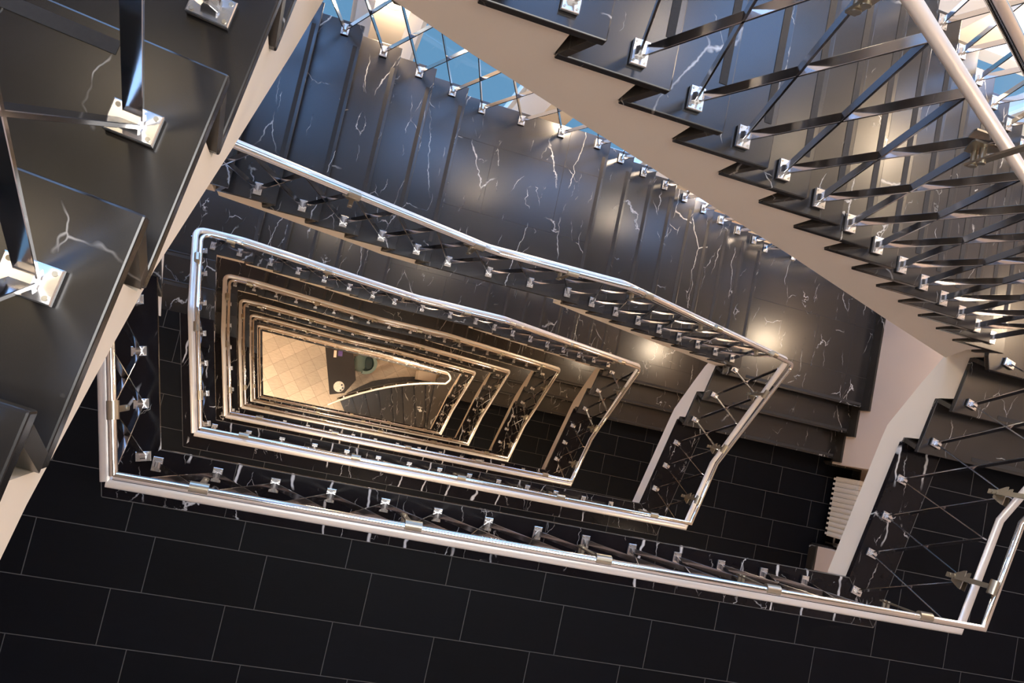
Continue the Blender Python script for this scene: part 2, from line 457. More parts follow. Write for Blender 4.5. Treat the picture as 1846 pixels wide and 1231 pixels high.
def regular_storey(s):
    """flights from landing s+1 up to landing s"""
    L = LAND[s] - H
    if s < 5:
        short_flight('r', L, 'short black marble flight at right end of well, ' + where(s), s == 0)
    # corner landing right (level 3)
    z = L + 3 * R
    f = slab_floor('floor', [[(xr(NO[0]), NO[0]), (XW, NO[0]), (XW, YO), (4.285, YO), (4.285, YT)]], z, M_TREAD, label='black marble corner landing')
    sub_box(f, 'landing_slab', [(4.298, YT + .012), (XW - .01, NO[0] + .11), (XW - .01, YO - .012), (4.298, YO - .012)], z - 0.34, z - ST - .001, M_PAINT)
    # joints in the slab and grip strip
    mb = MB(); mb.box(4.55, 6.0, NO[0] + .022, NO[0] + .050, z - .001, z + .0022); mb.build('grip_strip', M_STRIP, f)
    mb = MB(); mb.box(4.40, XW, 1.325, 1.328, z - .001, z + .0012); mb.box(4.44, XW, 1.88, 1.883, z - .001, z + .0012)
    mb.box(5.30, 5.303, 1.33, 1.88, z - .001, z + .0012); mb.box(5.75, 5.753, 1.0, 2.5, z - .001, z + .0012); mb.build('joint', M_STRIP, f)
    # lower long flight, levels 4..11
    sf = [(1.95, L + 12 * R - ST - .001), (1.95, L + 12 * R - 0.30), (2.353, L + 8.407 - 6.98), (3.3, L + 8.407 - 7.545), (4.286, L + 8.407 - 8.125)]
    long_flight('long_staircase', 'long black marble flight right of the half landing, ' + where(s), L, TIPS_LOW, 4, sf, 0, TIP_MID - 0.092)
    # half landing (level 12)
    z = L + 12 * R
    f = slab_floor('floor', [[(TIPS_UP[0] - .092, YT), (TIP_MID, YT), (TIP_MID, YO), (TIPS_UP[0] - .092, YO)]], z, M_TREAD, label='black marble half landing on the long side')
    mb = MB()
    A = [(0.70, z - ST - .001), (1.95, z - ST - .001), (1.95, z - .14), (1.75, z - 0.085), (1.1, z - 0.075), (0.70, z - 0.13)]
    mb.ends([(x_, YT + .012, z_) for x_, z_ in A], [(x_, YO - .012, z_) for x_, z_ in A]); recalc(mb.build('landing_slab', M_PAINT, f))
    mb = MB(); q = [(TIP_MID - a, zz) for a, zz in ((.018, z - ST), (.048, z - ST), (.092, z - R), (.062, z - R))]
    mb.ends([(x_, YT, z_) for x_, z_ in q], [(x_, YO, z_) for x_, z_ in q]); recalc(mb.build('riser', M_EDGE, f))
    mb = MB(); mb.box(TIP_MID - .050, TIP_MID - .022, YT + .16, YO - .16, z - .001, z + .0022); mb.build('grip_strip', M_STRIP, f)
    mb = MB(); mb.box(.80, 2.07, 1.60, 1.603, z - .001, z + .0012); mb.box(.80, 2.07, 2.16, 2.163, z - .001, z + .0012)
    mb.box(1.50, 1.503, 1.085, 1.60, z - .001, z + .0012); mb.box(1.12, 1.123, 1.60, 2.16, z - .001, z + .0012); mb.box(1.72, 1.723, 1.60, 2.5, z - .001, z + .0012)
    mb.build('joint', M_STRIP, f)
    # upper long flight, levels 13..17
    sf = [(TIP_TL - .092, L + 18 * R - 0.40), (-0.434, L + 8.407 - 5.965), (0.15, L + 8.407 - 6.295), (0.45, L + 8.407 - 6.50), (0.70, L + 12 * R - 0.13)]
    long_flight('long_staircase', 'long black marble flight left of the half landing, ' + where(s), L, TIPS_UP, 13, sf, 0, TIP_TL - 0.092)
    # corner landing left (level 18)
    z = L + 18 * R
    f = slab_floor('floor', [[(XWL, NO[0] - .092), (xl(NO[0] - .092), NO[0] - .092), (xl(YT), YT), (TIP_TL, YT), (TIP_TL, YO), (XWL, YO)]], z, M_TREAD, label='black marble corner landing at the left')
    sub_box(f, 'landing_slab', [(XWL, 1.1), (-0.75, YT + .012), (-0.75, YO - .012), (XWL, YO - .012)], z - 0.30, z - ST - .001, M_PAINT)
    mb = MB(); q = [(TIP_TL - a, zz) for a, zz in ((.018, z - ST), (.048, z - ST), (.092, z - R), (.062, z - R))]
    mb.ends([(x_, YT, z_) for x_, z_ in q], [(x_, YO, z_) for x_, z_ in q]); recalc(mb.build('riser', M_EDGE, f))
    mb = MB(); mb.box(TIP_TL - .050, TIP_TL - .022, YT + .16, YO - .16, z - .001, z + .0022); mb.build('grip_strip', M_STRIP, f)
    short_flight('l', z, 'short black marble flight at left end of well, ' + where(s), s == 0)

# ------------------------------------------------------------------ top storey (no half landing)
def top_storey():
    L = LAND[0]
    short_flight('r', L, 'short black marble flight at right end of well, ' + where(-1), False)
    z = L + 3 * R
    f = slab_floor('floor', [[(xr(NO[0]), NO[0]), (XW, NO[0]), (XW, YO), (4.24, YO), (4.24, YT)]], z, M_TREAD, label='black marble corner landing, uppermost')
    sub_box(f, 'landing_slab', [(4.298, YT + .012), (XW - .01, NO[0] + .11), (XW - .01, YO - .012), (4.298, YO - .012)], z - 0.34, z - ST - .001, M_PAINT)
    tips = [4.195 - 0.2757 * i for i in range(14)]           # levels 4..17
    tl = tips[-1] - 0.2757
    sf = [(-.10, L + 4.924 - 2.235), (0.018, L + 4.924 - 2.291), (0.30, L + 4.924 - 2.478), (1.2, L + 4.924 - 3.0), (2.2, L + 4.924 - 3.58), (3.283, L + 4.924 - 4.245), (4.286, L + 4.924 - 4.845)]
    long_flight('long_staircase', 'longest black marble flight in one run, upper right, nearest the camera', L, tips, 4, sf, 0, tl - .092, [(tl - .092, L + 18 * R - ST - .001), (-.10, L + 18 * R - ST - .001)])
    # corner landing left, level 18
    z = L + 18 * R
    wx = lambda y: -0.212 + 0.127 * (y - 0.474)
    f = slab_floor('floor', [[(-1.9, 1.0), (wx(1.0), 1.0), (wx(YT), YT), (tl, YT), (tl, YO), (-1.9, YO)]], z, M_TREAD, label='black marble corner landing above the near flight')
    sub_box(f, 'landing_slab', [(-1.9, 1.1), (-.11, YT + .012), (-.11, YO - .012), (-1.9, YO - .012)], z - 0.30, z - ST - .001, M_PAINT)
    # near left flight: levels 19.. in a rotated frame (levels counted from landing 0)
    root = empty('near_staircase', (0, 0, 0), 'large near black marble flight across the upper left corner, closest to the camera', 'stairs')
    u = Vector((-0.126, -0.992, 0)); n = Vector((-0.992, 0.126, 0))
    P0 = Vector((-0.212, 0.474, 0)); g = 0.29
    # tip of level index: z=-1.441 -> level 21 above landing 0
    def q(a, b, z): v = P0 + u * a + n * b; return (v.x, v.y, z)
    for i in range(-2, 3):
        top = ZC - 1.441 + i * R
        t0 = i * g; t1 = (i + 1) * g + 0.092 if i < 2 else 1.5
        mb = MB(); mb.ends([q(t0, 0, top - ST), q(t1, 0, top - ST), q(t1, 1.5, top - ST), q(t0, 1.5, top - ST)], [q(t0, 0, top), q(t1, 0, top), q(t1, 1.5, top), q(t0, 1.5, top)])
        t = bevel(recalc(mb.build('tread', M_TREAD, root)), 0.004)
        mb = MB(); w = [(0.018, top - ST), (0.048, top - ST), (0.096, top - R), (0.066, top - R)]
        mb.ends([q(t0 + a, 0, z_) for a, z_ in w], [q(t0 + a, 1.5, z_) for a, z_ in w]); recalc(mb.build('riser', M_EDGE, root))
        mb = MB(); mb.ends([q(t0 + .020, .17, top - .002), q(t0 + .044, .17, top - .002), q(t0 + .044, 1.35, top - .002), q(t0 + .020, 1.35, top - .002)],
                           [q(t0 + .020, .17, top + .0018), q(t0 + .044, .17, top + .0018), q(t0 + .044, 1.35, top + .0018), q(t0 + .020, 1.35, top + .0018)])
        recalc(mb.build('grip_strip', M_STRIP, t))
    prof = [(-2 * g + .10, ZC - 1.441 - 3 * R - ST)]
    for i in range(-2, 3):
        zz = ZC - 1.441 + i * R - ST - .001
        prof += [(i * g + .10, zz), ((i + 1) * g + .10 if i < 2 else 1.5, zz)]
    zs_ = lambda y, z_: ((0.474 - y) / 0.992, ZC + z_)
    prof += [(1.5, ZC - 1.30), zs_(-0.349, -1.308), zs_(-0.254, -1.333), zs_(-0.067, -1.428), zs_(0.135, -1.546), zs_(0.464, -1.843), zs_(0.8, -2.13), zs_(1.06, -2.33), (-3 * g, ZC - 2.36), (-3 * g, ZC - 1.441 - 3 * R - ST)]
    mb = MB(); mb.ends([q(a, .012, z_) for a, z_ in prof], [q(a, 1.49, z_) for a, z_ in prof]); recalc(mb.build('concrete_body', M_PAINT, root))

# ------------------------------------------------------------------ balustrade pieces
def base_plate_mesh():
    mb = MB()
    def fr(x, y, z0, z1, c, mi):    # box with chamfered top
        mb.add([(-x, -y, z0), (x, -y, z0), (x, y, z0), (-x, y, z0), (-x, -y, z1 - c), (x, -y, z1 - c), (x, y, z1 - c), (-x, y, z1 - c),
                (-x + c, -y + c, z1), (x - c, -y + c, z1), (x - c, y - c, z1), (-x + c, y - c, z1)],
               [(3, 2, 1, 0), (0, 1, 5, 4), (1, 2, 6, 5), (2, 3, 7, 6), (3, 0, 4, 7), (4, 5, 9, 8), (5, 6, 10, 9), (6, 7, 11, 10), (7, 4, 8, 11), (8, 9, 10, 11)], mi)
    fr(.0255, .0385, 0, .010, .001, 1)
    fr(.0265, .0395, .010, .021, .002, 0)
    mb.add([(-.018, -.014, .021), (.018, -.014, .021), (.018, .014, .021), (-.018, .014, .021), (-.006, -.014, .045), (.006, -.014, .045), (.006, .014, .045), (-.006, .014, .045)],
           [(3, 2, 1, 0), (0, 1, 5, 4), (1, 2, 6, 5), (2, 3, 7, 6), (3, 0, 4, 7), (4, 5, 6, 7)], 0)
    for sx in (-1, 1):
        for sy in (-1, 1):
            c = (sx * .018, sy * .030); k = 8
            vs = [(c[0] + .0042 * math.cos(2 * math.pi * i / k), c[1] + .0042 * math.sin(2 * math.pi * i / k), .0215) for i in range(k)]
            vs2 = [(a * 1, b_, .0232) for a, b_, _ in vs]
            mb.add(vs + vs2, [tuple(range(k, 2 * k))] + [(i, (i + 1) % k, k + (i + 1) % k, k + i) for i in range(k)], 2)
    o = mb.build('base_plate', [M_PLATE, M_RUBBER, M_NICKEL]); COL.objects.unlink(o); return o
PLATE = base_plate_mesh()
def bracket_mesh(side):
    """x along the run, +y*side = well side, z=0 at the satin rail axis; upright to the polished tube"""
    mb = MB(); s = side
    def bx_(x0, x1, y0, y1, z0, z1, mi=0):
        y0, y1 = sorted((y0 * s, y1 * s)); mb.box(x0, x1, y0, y1, z0, z1, mi)
    # gusset plates hugging the lattice node
    for y0 in (-.020, .014):
        a = [(-.058, -.030), (.058, -.030), (.055, -.046), (.022, -.115), (-.022, -.115), (-.055, -.046)]
        A = [(x_, y0 * s, z_) for x_, z_ in a]; B = [(x_, (y0 + .006) * s, z_) for x_, z_ in a]; mb.ends(A, B)
    for z0 in (-.058, -.092):
        mb.tube([(0, .018 * s, z0), (0, .068 * s, z0)], .010, .010, 14)
        mb.tube([(0, .066 * s, z0), (0, .071 * s, z0)], .0125, .0125, 14)
    bx_(-.014, .014, .058, .066, -.115, .215)
    o = recalc(mb.build('bracket', M_NICKEL)); COL.objects.unlink(o)
    mb = MB(); mb.tube([(-.04, .062 * s, .225), (.04, .062 * s, .225)], .0255, .0255, 20)
    c = recalc(mb.build('collar', M_NICKEL)); COL.objects.unlink(c)
    return o, c
BR = {1: bracket_mesh(1), -1: bracket_mesh(-1)}

class Path:
    """piecewise linear rail path with z; gives position and z by parameter"""
    def __init__(s, pts): s.p = [Vector(p) for p in pts]
def fillet(pts, rad):
    out = []
    for i, (p, r_) in enumerate(zip(pts, rad)):
        p = Vector(p)
        if i in (0, len(pts) - 1) or not r_: out.append(p); continue
        a = (Vector(pts[i - 1]) - p).normalized(); b = (Vector(pts[i + 1]) - p).normalized()
        for k in range(7):
            t = k / 6; A = p + a * r_; B = p + b * r_
            out.append((1 - t) ** 2 * A + 2 * t * (1 - t) * p + t * t * B)
    return out

def run_rails(root, sat, rad, off_in, nameprefix=''):
    pass

def lattice(root, plates, side, satz, brackets):
    """plates: list of (x, y, zfloor, ux, uy) ; satz(x,y,i)->satin z ; side=+1 well is to the left of u"""
    n = len(plates)
    for (x, y, z, ux, uy) in plates:
        child(PLATE, 'base_plate', root, (x, y, z), math.atan2(uy, ux))
    for i in range(n):
        x, y, z, ux, uy = plates[i]
        for j in (i - 1, i + 1):
            if j < 0 or j >= n: continue
            X, Y, Z, _, _ = plates[j]
            tz = satz[j] - .012
            lat = 0.004 if j > i else -0.004
            w = Vector((-uy, ux, 0))
            s = 1 if j > i else -1
            p = Vector((x, y, z + .030)) + Vector((ux, uy, 0)) * .006 * s + w * lat * 0
            q_ = Vector((X, Y, tz))
            mb = MB(); c = (p + q_) / 2
            mb.bar(p - c, q_ - c, w, .008, .032)
            bevel(mb.build('lattice_bar', M_BAR, root, c), 0.001, 1)
    for i in brackets:
        x, y, z, ux, uy = plates[i]
        # slope of the rail here
        j0, j1 = max(0, i - 1), min(n - 1, i + 1)
        b, c = BR[side]
        a = math.atan2(uy, ux)
        o = child(b, 'bracket', root, (x, y, satz[i]), a)
        d = Vector((plates[j1][0] - plates[j0][0], plates[j1][1] - plates[j0][1], satz[j1] - satz[j0]))
        pitch = math.atan2(d.z, math.hypot(d.x, d.y)) if True else 0
        if plates[i][5:] : pass
        o2 = c.copy(); o2.name = 'collar'; COL.objects.link(o2); o2.parent = o
        o2.rotation_euler = (0, -pitch, 0)
        # keep the collar on the tube after the pitch rotation
        o2.location = (math.sin(pitch) * .225, 0, .225 - math.cos(pitch) * .225)

def inner_ring(j):
    """well-side balustrade from landing j round and up to the next landing above (j=-1.. handled separately)"""
    L = LAND[j]
    lab = 'lattice balustrade with satin and polished rails round the well, ring %s' % ['outermost in the photo', 'second from outside', 'third from outside', 'fourth from outside', 'fifth from outside', 'sixth from outside'][j]
    root = empty('well_balustrade', (0, 0, 0), lab, 'balustrade', 'balustrades round the stair well')
    S = .86
    if j > 0:
        sat = [(-.675, -.61, L + S), (3.98, -.61, L + S), (4.153, .057, L + S), (4.439, 1.162, L + 1.392), (2.09, 1.162, L + 2.867), (1.07, 1.162, L + 2.867),
               (-.70, 1.162, L + 3.874), (-1.132, 1.162, L + 3.874), (-.942, .404, L + H + S), (-.675, -.61, L + H + S)]
        rad = [0, 0, 0, .07, 0.05, 0.05, 0.05, .10, .05, 0]
        pol = [(-.616, -.548, L + S), (3.918, -.548, L + S), (4.075, .062, L + S), (4.36, 1.10, L + 1.40), (2.09, 1.10, L + 2.867), (1.07, 1.10, L + 2.867),
               (-.70, 1.10, L + 3.874), (-1.045, 1.10, L + 3.874), (-.868, .404, L + H + S), (-.616, -.548, L + H + S)]
    else:
        sat = [(-.675, -.61, L + S), (3.98, -.61, L + S), (4.153, .057, L + S), (4.439, 1.162, L + 1.392), (2.095, 1.162, L + 2.752), (1.19, 1.162, L + 3.311), (.30, 1.162, L + 3.85), (-.22, 1.162, L + 3.85), (-.29, .649, L + 4.22), (-.42, -.30, L + 4.79)]
        rad = [0, 0, 0, .07, 0, 0, 0.05, .10, 0, 0]
        pol = [(-.616, -.548, L + S), (3.918, -.548, L + S), (4.075, .062, L + S), (4.36, 1.10, L + 1.40), (2.095, 1.10, L + 2.752), (1.19, 1.10, L + 3.311), (.30, 1.10, L + 3.85), (-.16, 1.10, L + 3.85), (-.23, .649, L + 4.22), (-.36, -.30, L + 4.79)]
    pol = [(a, b, c + .225) for a, b, c in pol]
    prad = [0, 0, 0, .07] + rad[4:]
    if j > 0:
        mb = MB(); mb.tube(fillet(sat, rad), .028, .018, 18); recalc(mb.build('satin_handrail', M_SATIN, root))
        mb = MB(); mb.tube(fillet(pol, prad), .019, .019, 14); recalc(mb.build('polished_rail', M_CHROME, root))
    else:
        mb = MB(); mb.tube(fillet(sat, rad), .027, .017, 20); recalc(mb.build('satin_handrail', M_SATIN, root))
        mb = MB(); mb.tube(fillet(pol, prad), .019, .019, 16); recalc(mb.build('polished_rail', M_CHROME, root))
    def seg_z(x, y, a, b):
        A = Vector(sat[a]); B = Vector(sat[b]); d = (B - A).xy; t = max(0, min(1, (Vector((x, y)) - A.xy).dot(d) / d.dot(d)))
        return A.z + (B.z - A.z) * t
    # bottom run
    P = [(-.587 + .3163 * i, -.60, L, 1, 0) for i in range(14)]
    sz = [L + S] * 14
    lattice(root, P, 1, sz, [1, 4, 7, 10, 13])
    # right run
    ur = Vector((KS, 1)).normalized()
    P = [(3.935, -.60, L), (4.005, -.333, L), (4.077, -.068, L), (4.150, .20, L), (4.232, .483, L + R), (4.315, .775, L + 2 * R), (4.40, 1.07, L + 3 * R)]
    P = [(*p, ur.x, ur.y) for p in P]
    sz = [seg_z(p[0], p[1], 1, 2) if p[1] < .057 else seg_z(p[0], p[1], 2, 3) for p in P]
    lattice(root, P, 1, sz, [1, 3, 5])
    # long run
    if j > 0:
        xs = [4.258 - .2879 * i for i in range(8)]; lv = list(range(4, 12))
        xs += [1.963, 1.640, 1.29, .954]; lv += [12] * 4
        xs += [.676 - .2895 * i for i in range(5)]; lv += list(range(13, 18))
        xs += [-.79, -1.055]; lv += [18, 18]
        def z_at(x_):
            for a, b in ((3, 4), (4, 5), (5, 6), (6, 7)):
                if sat[b][0] <= x_ <= sat[a][0]: return seg_z(x_, 1.162, a, b)
            return sat[7][2]
        P = [(x_, 1.158, L + l * R, -1, 0) for x_, l in zip(xs, lv)]
        lattice(root, P, 1, [z_at(x_) for x_ in xs], [1, 4, 7, 9, 11, 14, 17])
        ul = Vector((KS, -1)).normalized()
        P = [(-1.135, 1.085, 18), (-1.064, .845, 19), (-.983, .547, 20), (-.901, .252, 21), (-.821, -.02, 21), (-.743, -.296, 21), (-.666, -.572, 21)]
        P = [(a, b, L + c * R, ul.x, ul.y) for a, b, c in P]
        sz = [seg_z(p[0], p[1], 7, 8) if p[1] > .404 else seg_z(p[0], p[1], 8, 9) for p in P]
        lattice(root, P, 1, sz, [1, 3, 5])
    else:
        xs = [4.07 - .2757 * i for i in range(14)] ; lv = list(range(4, 18))
        def z_at(x_):
            for a, b in ((3, 4), (4, 5), (5, 6), (6, 7)):
                if sat[b][0] <= x_ <= sat[a][0]: return seg_z(x_, 1.162, a, b)
            return sat[7][2]
        P = [(x_, 1.162, L + l * R, -1, 0) for x_, l in zip(xs, lv)]
        lattice(root, P, 1, [z_at(x_) for x_ in xs], [2, 5, 8, 11])
        u = Vector((-.126, -.992)).normalized()
        P = []
        for i in range(-2, 3):
            P.append((-.331 + u.x * .2905 * i - .002 * i, .348 + u.y * .2905 * i, ZC - 1.441 + i * R, u.x, u.y))
        lattice(root, P, 1, [ZC - 1.441 + i * R + .85 for i in range(-2, 3)], [])
    return root

def outer_balustrade(s):
    top = s < 0
    L = LAND[0] if top else LAND[s] - H
    root = empty('outer_balustrade', (0, 0, 0), 'lattice balustrade on window side of the long flight, ' + where(s), 'balustrade', 'balustrades on the window side')
    y = 2.43
    if top:
        xs = [5.9, 5.55, 5.2, 4.85, 4.45] + [4.07 - .2757 * i for i in range(14)]; lv = [3] * 5 + list(range(4, 18))
    else:
        xs = [5.9, 5.55, 5.2, 4.85, 4.50] + [4.258 - .2879 * i for i in range(8)] + [1.963, 1.640, 1.29, .954] + [.676 - .2895 * i for i in range(5)] + [-.79, -1.15, -1.5]
        lv = [3] * 5 + list(range(4, 12)) + [12] * 4 + list(range(13, 18)) + [18] * 3
    P = [(x_, y, L + l * R, -1, 0) for x_, l in zip(xs, lv)]
    if top:
        kn = [(6.05, 1.39), (4.439, 1.392), (2.095, 2.752), (1.19, 3.311), (.3, 3.85), (-.3, 3.85)]
    else:
        kn = [(6.05, 1.39), (4.439, 1.392), (2.09, 2.867), (1.07, 2.867), (-.70, 3.874), (-2.0, 3.874)]
    def z_at(x_):
        for (a, za), (b, zb) in zip(kn, kn[1:]):
            if b <= x_ <= a: return L + za + (zb - za) * (a - x_) / (a - b)
        return L + kn[-1][1]
    sz = [z_at(x_) for x_ in xs]
    lattice(root, P, -1, sz, list(range(1, len(P), 3)))
    mb = MB(); mb.tube([(a, y, L + z_) for a, z_ in kn], .023, .019, 16); recalc(mb.build('satin_handrail', M_SATIN, root))
    mb = MB(); mb.tube([(a, y + .062, L + z_ + .225) for a, z_ in kn], .019, .019, 14); recalc(mb.build('polished_rail', M_CHROME, root))

# ------------------------------------------------------------------ build
top_storey()
for s in range(6): regular_storey(s)
for k in range(6): landing_main(k)
for j in range(6): inner_ring(j)
outer_balustrade(-1); outer_balustrade(0); outer_balustrade(1)

# ------------------------------------------------------------------ shell
def wall(name, x0, x1, y0, y1, z0, z1, m, label):
    mb = MB(); mb.box(x0, x1, y0, y1, z0, z1); return struct(mb.build(name, m), label)
ZT = ZC + 2.65
YF = 3.05
mb = MB(); b0, b1 = LAND[1], LAND[1] + 2.3
mb.box(XW, XW + .6, YWB - .2, YF + .3, 0, b0 - .03); mb.box(XW, XW + .6, YWB - .2, YF + .3, b1, ZT)
mb.box(XW, XW + .6, YWB - .2, -.60, b0 - .03, b1); mb.box(XW, XW + .6, .345, YF + .3, b0 - .03, b1); mb.box(XW + .40, XW + .6, -.60, .345, b0 - .03, b1)
struct(mb.build('wall_right', M_WALL), 'cream plastered wall at the right end with a radiator bay')
mb = MB(); mb.box(XW, XW + .40, -.60, .345, b0 - .03, b0); struct(mb.build('floor', M_TILE), 'slate floor of the radiator bay')
mb = MB(); mb.box(XW, XW + .40, .325, .345, b0, b0 + .13); mb.box(XW, XW + .40, -.60, -.58, b0, b0 + .13); mb.box(XW + .38, XW + .40, -.58, .325, b0, b0 + .13)
struct(mb.build('baseboard_bay', M_EDGE), 'black skirting in the radiator bay')
wall('wall_left', XWL - .2, XWL, YWB - .2, YF + .3, 0, ZT, M_WALL, 'cream plastered wall at the left end')
wall('wall_near', XWL, XW, YWB - .2, YWB, 0, ZT, M_WALL, 'cream plastered wall behind the landings')
# floor of the hall
mb = MB(); mb.box(XWL - .2, XW + .2, YWB - .2, YF + .3, -.2, 0); struct(mb.build('floor', M_GROUND), 'pale marble tiled hall floor')
# ceiling with a glowing skylight added to give light from above
mb = MB()
sx0, sx1, sy0, sy1 = -.2, 3.6, -.6, 1.2
for a in ((XWL - .2, sx0, YWB - .2, YF + .3), (sx1, XW + .2, YWB - .2, YF + .3), (sx0, sx1, YWB - .2, sy0), (sx0, sx1, sy1, YF + .3)):
    mb.box(*a, ZT, ZT + .2)
struct(mb.build('ceiling', M_SOFT), 'plastered ceiling around the added skylight')
mb = MB(); mb.box(sx0, sx1, sy0, sy1, ZT + .12, ZT + .15); o = struct(mb.build('window_1', M_GLOWPANE), 'added glowing skylight over the well')
mb = MB()
for i in range(5): xx = sx0 + (sx1 - sx0) * i / 4; mb.box(xx - .02, xx + .02, sy0, sy1, ZT + .05, ZT + .12)
mb.build('window_frame', M_FRAME, o)
# black skirting stepping along the right wall
def skirting(k, label):
    L = LAND[k]; mb = MB(); t = .022; h = .13
    if k == 1: mb.box(XW - t, XW, YWB, -.60, L, L + h); mb.box(XW - t, XW, .345, NO[2], L, L + h)
    else: mb.box(XW - t, XW, YWB, NO[2], L, L + h)
    pts = []
    for (ya, yb, l) in ((NO[2], NO[1], 1), (NO[1], NO[0], 2), (NO[0], YO, 3)):
        mb.box(XW - t, XW, ya - .03, yb - .03 if l < 3 else yb, L + (l - 1) * R, L + l * R + h)
    struct(mb.build('baseboard_right', M_EDGE), label)
for k in range(6): skirting(k, 'black marble skirting stepping up the right wall')
# facade: lower part solid, upper part piers and glass
ZG = ZC - 8.75
wall('wall_far', XWL - .2, XW + .2, YF, YF + .25, 0, ZG, M_WALL, 'cream wall on the far side below the windows')
PX = [-1.57 - 1.66 + 1.66 * i for i in range(6)]
ledges = [ZG, ZC - 4.36, ZC - 0.90, ZT - .35]
wn = 2
for i, px in enumerate(PX):
    mb = MB(); mb.prism([(px - .27, YF + .02), (px - .13, 2.84), (px + .13, 2.84), (px + .27, YF + .02), (px + .27, YF + .25), (px - .27, YF + .25)], ZG - .3, ZT)
    struct(mb.build('trim_%d' % (i + 1), M_PAINT), 'cream splayed pier between the far windows')
for i in range(5):
    for a, b in zip(ledges, ledges[1:]):
        x0, x1 = PX[i] + .27, PX[i + 1] - .27
        if i == 4 and b == ledges[-1]:
            mb = MB(); mb.box(x0, x1, YF + .02, YF + .2, a, b); struct(mb.build('wall_panel_added', M_PAINT), 'added solid cream panel between two far windows'); continue  # unseen panel added so the treads reflect a broad warm surface
        mb = MB(); mb.add([(x0, YF + .10, a + .06), (x1, YF + .10, a + .06), (x1, YF + .10, b), (x0, YF + .10, b)], [(0, 1, 2, 3)]); g = struct(mb.build('window_%d' % wn, M_GLASS), 'tall far window with daylight behind'); wn += 1
        mb = MB()
        for (u0, u1, z0, z1) in ((x0, x1, a + .06, a + .12), (x0, x1, b - .06, b), (x0, x0 + .04, a + .06, b), (x1 - .04, x1, a + .06, b), (x0, x1, (a + b) / 2 + .6, (a + b) / 2 + .64)):
            mb.box(u0, u1, YF + .07, YF + .14, z0, z1)
        mb.build('window_frame', M_FRAME, g)
        mb = MB(); mb.box(x0, x1, YF - .06, YF + .25, a - .06, a + .06); mb.build('window_sill', M_FRAME, g)
# ------------------------------------------------------------------ lamps
LN = {}
def wall_lamp(x, y, z, facing, power, label, rad=.05, group=None):
    """small half drum sconce with an opal glass"""
    r0 = empty('wall_lamp', (x, y, z), label, 'lamp', group)
    fx, fy = facing
    mb = MB(); n = 10
    base = math.atan2(fy, fx)
    arc = [(math.cos(base - math.pi / 2 + math.pi * i / n) * .085, math.sin(base - math.pi / 2 + math.pi * i / n) * .085) for i in range(n + 1)]
    mb.prism(arc, -.10, .10); recalc(mb.build('lamp_shade', M_LAMP, r0))
    arc2 = [(a * 1.08, b * 1.08) for a, b in arc]
    mb = MB(); mb.prism(arc2, -.115, -.10); mb.prism(arc2, .10, .115); recalc(mb.build('rim', M_NICKEL, r0))
    point('wall_lamp_light', (x + fx * (.11 + rad), y + fy * (.11 + rad), z), rad, power, WARM)
def ceiling_lamp(x, y, z, power, label, rad=.11, col=WARM, group=None):
    r0 = empty('ceiling_lamp', (x, y, z), label, 'lamp', group)
    mb = MB(); n = 24
    c = [(math.cos(2 * math.pi * i / n) * .13, math.sin(2 * math.pi * i / n) * .13) for i in range(n)]
    mb.prism(c, -.06, -.012); mb.build('lamp_glass', M_LAMP, r0)
    mb = MB(); mb.prism([(a * 1.12, b * 1.12) for a, b in c], -.02, 0); mb.build('rim', M_NICKEL, r0)
    d = bpy.data.lights.new('ceiling_lamp_light', 'AREA'); d.shape = 'DISK'; d.size = .26; d.energy = power; d.color = col
    lo = bpy.data.objects.new('ceiling_lamp_light', d); COL.objects.link(lo); lo.location = (x, y, z - .075)
G1 = 'warm lamps on the splayed piers'
for s in (0, 1):
    for x_, l in ((PX[2], 13.5), (PX[3], 12), (PX[4], 7.5)):
        z = LAND[s] - H + l * R + .38
        wall_lamp(x_, 2.835, z, (0, -1), 55 if s == 0 else 26, 'small warm sconce on the %s far pier from the left, %s' % ({PX[2]: 'second', PX[3]: 'third', PX[4]: 'fourth'}[x_], where(s)), group=G1)
for x_, dz in ((PX[3], -2.40), (PX[4], -3.42)):
    wall_lamp(x_, 2.835, ZC + dz, (0, -1), 60, 'small warm sconce on the %s far pier from the left, top storey' % {PX[3]: 'third', PX[4]: 'fourth'}[x_], group=G1)
for x_, l in ((PX[2], 'second'), (PX[3], 'third'), (PX[4], 'fourth'), (PX[5], 'last')):  # upper sconces added so warm bands reflect in the treads
    wall_lamp(x_, 2.835, ZC + .35, (0, -1), 14, 'added upper warm sconce on the %s far pier from the left' % l, group='added upper warm lamps on the piers')
wall_lamp(4.24, YF + .015, ZC - .55, (0, -1), 62, 'added warm sconce on the added cream panel between the far windows', rad=.08)  # lamp added to light the panel for its warm reflection
for s in range(-1, 6):
    z = (LAND[0] if s < 0 else LAND[s] - H) + 3 * R
    wall_lamp(XW - .002, 1.80, z + 1.85, (-1, 0), 46, 'warm sconce on the right wall over the corner landing, ' + where(s), rad=.15, group='sconces over the corner landings')
for k in range(6):  # unseen fill lamps added to brighten rails and stringers
    zc = LAND[k] - .245
    ceiling_lamp(5.2, -1.5, zc, 16 + 4 * k, 'added round fill lamp at the right end under the %s landing down' % ORD[k], group='added fill lamps under the landings')
    ceiling_lamp(1.2, -1.7, zc, 40 + 10 * k, 'added round fill lamp near the middle under the %s landing down' % ORD[k], group='added fill lamps under the landings')
    ceiling_lamp(-2.0, -1.2, zc, 26 + 8 * k, 'added round fill lamp at the left end under the %s landing down' % ORD[k], group='added fill lamps under the landings')
ceiling_lamp(-1.30, 1.55, ZT, 1.6, 'round warm ceiling lamp beside the added skylight')
ceiling_lamp(-1.65, .42, ZT, 1.6, 'round warm ceiling lamp left of the added skylight')

